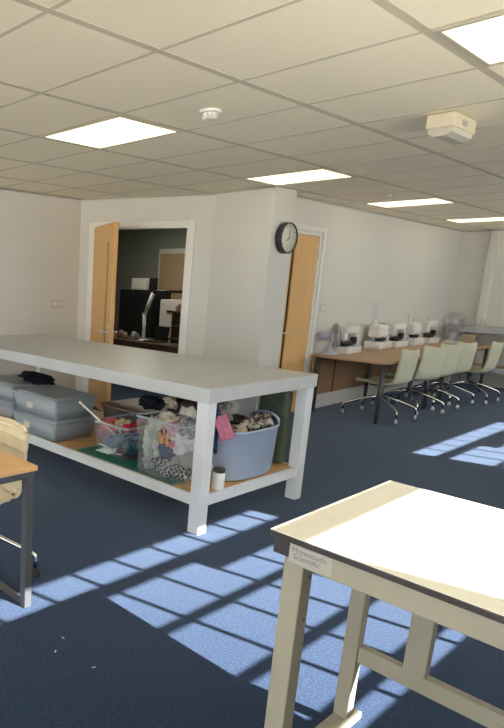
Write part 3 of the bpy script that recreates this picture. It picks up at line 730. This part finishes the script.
def overlocker(label, s, d):
    t = thing('overlocker', label, 'overlocker', wall_point(s, d, DZ), WROT, 'white machines on the sewing desks'); t.scale = (1, 1, 1.08)
    part('base', 'white_plastic', t, ((-.11, -.19, 0), (.12, .19, .10)), bev=.012)
    bm = NB(); bb(bm, (-.09, -.17, .145), (.08, .15, .31), .035); obj('head', bm, 'white_plastic', t)
    part('column', 'white_plastic', t, ((-.09, .12, .1005), (.06, .19, .16)), bev=.01)
    bm = NB(); crumple(bm, .055, .14, .032, 9, 3, .25); bmesh.ops.translate(bm, vec=(.03, 0, .125), verts=bm.verts); obj('dark_bed', bm, 'black', t)
    bm = NB()
    tube(bm, [(-.08, 0, .30), (-.08, 0, .43)], .004, 6); tube(bm, [(-.08, -.13, .43), (-.08, .13, .43)], .004, 6)
    obj('thread_stand', bm, 'plate', t)
    for k in (-1, 1):
        bm = NB(); lathe(bm, [(.022, .0), (.020, .01), (.010, .06), (0, .062)], 12, Matrix.Translation((-.04, k*.07, .31))); obj('thread_cone', bm, 'white_plastic', t)
sewing_machine('white sewing machine with flat tray base, right of the small desk fan', 1.60, .16)
overlocker('white overlocker second from the small desk fan', 2.56, .16)
sewing_machine('white sewing machine in the middle of the five machines', 3.14, .16)
overlocker('boxy white overlocker fourth from the small desk fan', 3.78, .16)
sewing_machine('farthest white sewing machine, in front of the big white fan', 4.42, .16)

def fan(label, p, rz, R, m, h, tilt, blade='fanblade'):
    t = thing('desk_fan', label, 'fan', p, rz)
    bm = NB(); lathe(bm, [(R*.72, 0), (R*.74, .012), (R*.5, .03), (R*.16, .06), (R*.13, h-.03), (R*.16, h)], 24); obj('stand', bm, m, t)
    # head looks along local +x
    H = Matrix.Translation((0, 0, h+.035)) @ Matrix.Rotation(tilt, 4, 'Y') @ Matrix.Rotation(PI/2, 4, 'Y')
    bm = NB(); lathe(bm, [(0, -.17), (R*.30, -.16), (R*.36, -.10), (R*.34, -.02), (0, -.01)], 20, H); obj('motor', bm, m, t)
    bm = NB(); torus(bm, R, .006, H @ Matrix.Translation((0, 0, .05)), 36, 6); torus(bm, R*.6, .002, H @ Matrix.Translation((0, 0, .095)), 30, 4)
    for k in range(28):
        a = 2*PI*k/28; c, s_ = math.cos(a), math.sin(a)
        tube(bm, [H @ Vector((q*c, q*s_, z)) for q, z in ((R*.2, .105), (R*.6, .096), (R*.92, .07), (R, .05), (R*.9, .02), (R*.35, -.01))], .0018, 4, False)
    obj('guard', bm, 'fanwire', t)
    bm = NB(); lathe(bm, [(0, .112), (R*.2, .110), (R*.21, .100), (0, .098)], 20, H); obj('badge', bm, m, t)
    for k in range(4):
        bm = NB()
        def fb(a, b, k=k):
            ang = 2*PI*k/4+(b-.5)*1.1*(.55+.45*a); q = R*(.2+.68*a)
            return H @ Vector((q*math.cos(ang), q*math.sin(ang), .045+.045*(b-.5)))
        sheet(bm, fb, 6, 6, .0015); obj('blade', bm, blade, t)
fan('small pale blue desk fan at the left end of the sewing desks', wall_point(1.14, .17, DZ), .45, .155, 'lilac', .20, -.12)
fan('big white fan at the right end of the sewing desks', wall_point(4.80, .38, DZ), -1.05, .165, 'fangrey', .29, -.1)
t = obj('carton', NB(), 'cardboard'); bm = NB(); bb(bm, (-.08, -.07, 0), (.08, .07, .15), .003); bm.to_mesh(t.data); bm.free(); t.location = (-3.52, 11.10, DZ); t.rotation_euler = (0, 0, .1)
tag(t, 'small tan carton on the desk between the big fan and the far table', 'carton')

# ------------------------------------------------------------------ store room contents
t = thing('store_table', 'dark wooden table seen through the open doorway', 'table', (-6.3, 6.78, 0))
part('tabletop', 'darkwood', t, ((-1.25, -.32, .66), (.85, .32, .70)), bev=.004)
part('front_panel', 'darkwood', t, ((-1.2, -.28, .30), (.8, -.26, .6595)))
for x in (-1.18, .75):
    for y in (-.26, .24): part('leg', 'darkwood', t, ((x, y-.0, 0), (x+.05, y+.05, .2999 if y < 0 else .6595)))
t = thing('black_cabinet', 'tall black cabinet in the dim store room', 'cabinet', (-7.02, 7.36, 0))
part('cabinet_body', 'black', t, ((-.36, -.22, 0), (.36, .22, 1.43)), bev=.006)
part('cabinet_door', 'black', t, ((-.35, -.235, .05), (-.005, -.2205, 1.40)), bev=.003)
part('cabinet_door', 'black', t, ((.005, -.235, .05), (.35, -.2205, 1.40)), bev=.003)
t = thing('storage_carton', 'pale carton on top of the black cabinet', 'carton', (-7.05, 7.32, 1.431))
part('carton_body', 'plate', t, ((-.16, -.10, 0), (.16, .10, .18)), bev=.004)
bm = NB(); bb(bm, (-.15, -.104, .02), (.15, -.1005, .05)); obj('label_strip', bm, 'tag', t)
t = tag(part('black_tin', 'black', None, ((-.05, -.05, 0), (.05, .05, .19)), bev=.008), 'black tin beside the pale carton on the cabinet', 'tin'); t.location = (-6.80, 7.30, 1.431)
t = thing('desk_lamp', 'white angled desk lamp on the dark store room table', 'lamp', (-6.36, 6.68, .70))
bm = NB(); lathe(bm, [(.10, 0), (.10, .015), (.02, .025), (0, .025)], 24); obj('lamp_base', bm, 'white_plastic', t)
bm = NB(); tube(bm, [(0, 0, .025), (.0, 0, .39)], .028, 10); obj('lower_arm', bm, 'white_plastic', t)
bm = NB(); tube(bm, [(0, 0, .39), (.11, .04, .70)], .030, 10); tube(bm, [(0, -.02, .39), (0, .02, .39)], .034, 12); obj('upper_arm', bm, 'white_plastic', t)
bm = NB(); tube(bm, [(.11, .04, .70), (.16, .06, .73), (.55, .22, .735)], [.03, .022, .018], 10); obj('lamp_head', bm, 'black', t)
t = thing('filing_cabinet', 'pale filing cabinet behind the desk lamp in the store room', 'cabinet', (-6.34, 7.48, 0))
part('cabinet_body', 'plate', t, ((-.22, -.25, 0), (.22, .25, 1.30)), bev=.005)
for k in range(3):
    dr = part('drawer', 'plate', t, ((-.21, -.265, .04+k*.42), (.21, -.2505, .43+k*.42)), bev=.003); part('drawer_handle', 'black', dr, ((-.06, -.28, .27+k*.42), (.06, -.2655, .30+k*.42)))
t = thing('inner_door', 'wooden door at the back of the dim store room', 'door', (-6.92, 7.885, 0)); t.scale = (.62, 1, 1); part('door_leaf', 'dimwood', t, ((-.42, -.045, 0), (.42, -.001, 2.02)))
part('door_surround', 'plate', t, ((-.50, -.03, 0), (-.4201, -.001, 2.10)), ((.4201, -.03, 0), (.58, -.001, 2.10)), ((-.42, -.03, 2.0201), (.42, -.001, 2.10)))
t = thing('laptop', 'black laptop on the store room table right of the lamp', 'laptop', (-6.13, 6.70, .70))
part('keyboard', 'black', t, ((-.14, -.11, 0), (.14, .11, .015)))
bm = NB(); box(bm, (0, .125, .12), (.28, .01, .21), .003, 0, Matrix.Rotation(-.18, 3, 'X')); obj('screen', bm, 'black', t)
random.seed(5)
for k, (x, c, lab) in enumerate([(-6.97, (.40, .42, .35), 'pale pot at the left end of the store room table'), (-6.82, (.25, .12, .09), 'small reddish pot on the store room table'), (-6.68, (.35, .28, .18), 'tan pot on the store room table'), (-6.53, (.5, .5, .46), 'white pot on the store room table, second left of the lamp'), (-6.42, (.20, .26, .20), 'green pot on the store room table next to the lamp')]):
    bm = NB(); lathe(bm, [(.03, 0), (.042, .01), (.045, .07+.02*(k % 2)), (.03, .09+.02*(k % 2)), (.03, .10+.02*(k % 2)), (0, .10+.02*(k % 2))], 14)
    o = obj('pot', bm, mat('pot_%d' % k, c, .5)); o.location = (x, 6.60+.05*(k % 2), .70); tag(o, lab, 'pot')
t = thing('side_shelf', 'dark rack on the store room table at the right of the doorway', 'shelf', (-5.80, 6.90, .70))
part('shelf_frame', 'darkwood', t, ((-.15, -.09, 0), (-.13, .09, .46)), ((.13, -.09, 0), (.15, .09, .46)), ((-.13, .07, 0), (.13, .09, .46)))
for z in (.05, .24, .44): part('shelf_board', 'darkwood', t, ((-.1299, -.09, z), (.1299, .0699, z+.02)))
for k, (x, c, lab) in enumerate([(-5.87, (.4, .2, .15), 'reddish cloth bundle on top of the dark store room rack'), (-5.74, (.5, .48, .42), 'pale cloth bundle on top of the dark store room rack')]):
    scrap(lab, fab('bundle_%d' % k, c), (x, 6.89, 1.20), (.055, .06, .045), 70+k, name='cloth_bundle')

# bits of lint on the carpet
for k, (x, y) in enumerate([(-1.86, 1.55), (-1.62, 1.52), (-1.80, 1.46)]):
    bm = NB(); drape(bm, .016, .005, .001, 80+k, 4, 0, .001); o = obj('thread_snippet', bm, 'paper'); o.location = (x, y, .004); o.rotation_euler = (0, 0, k*1.1)
    tag(o, 'tiny pale thread snippet on the shaded carpet in the foreground', 'thread', 'thread snippets on the carpet')

# ------------------------------------------------------------------ light
ld = bpy.data.lights.new('store_fill', 'AREA'); lo = bpy.data.objects.new('store_fill', ld); COL.objects.link(lo); ld.shape = 'SQUARE'; ld.size = .5; ld.energy = 8; ld.color = (1, .95, .8); lo.location = (-6.4, 6.6, 2.5)  # added fill light that lifts the store room, stands for no visible fitting
S.cycles.diffuse_bounces = 8; S.cycles.max_bounces = 14; S.cycles.transparent_max_bounces = 16
sd = bpy.data.lights.new('sun', 'SUN'); so = bpy.data.objects.new('sun', sd); COL.objects.link(so)
sd.energy = 17.0; sd.angle = math.radians(.45); sd.color = (1.0, .97, .93)
dv = Vector((-1, -.265, -.72)).normalized(); so.rotation_euler = dv.to_track_quat('-Z', 'Y').to_euler(); so.location = (8, 4, 8)
w = bpy.data.worlds.new('world'); S.world = w; w.use_nodes = True
bg = w.node_tree.nodes['Background']; bg.inputs[0].default_value = (.93, .96, 1.0, 1); bg.inputs[1].default_value = 3.2
vs = S.view_settings; vs.view_transform = 'Standard'; vs.look = 'None'; vs.gamma = 1; vs.use_curve_mapping = False; vs.exposure = 1.17
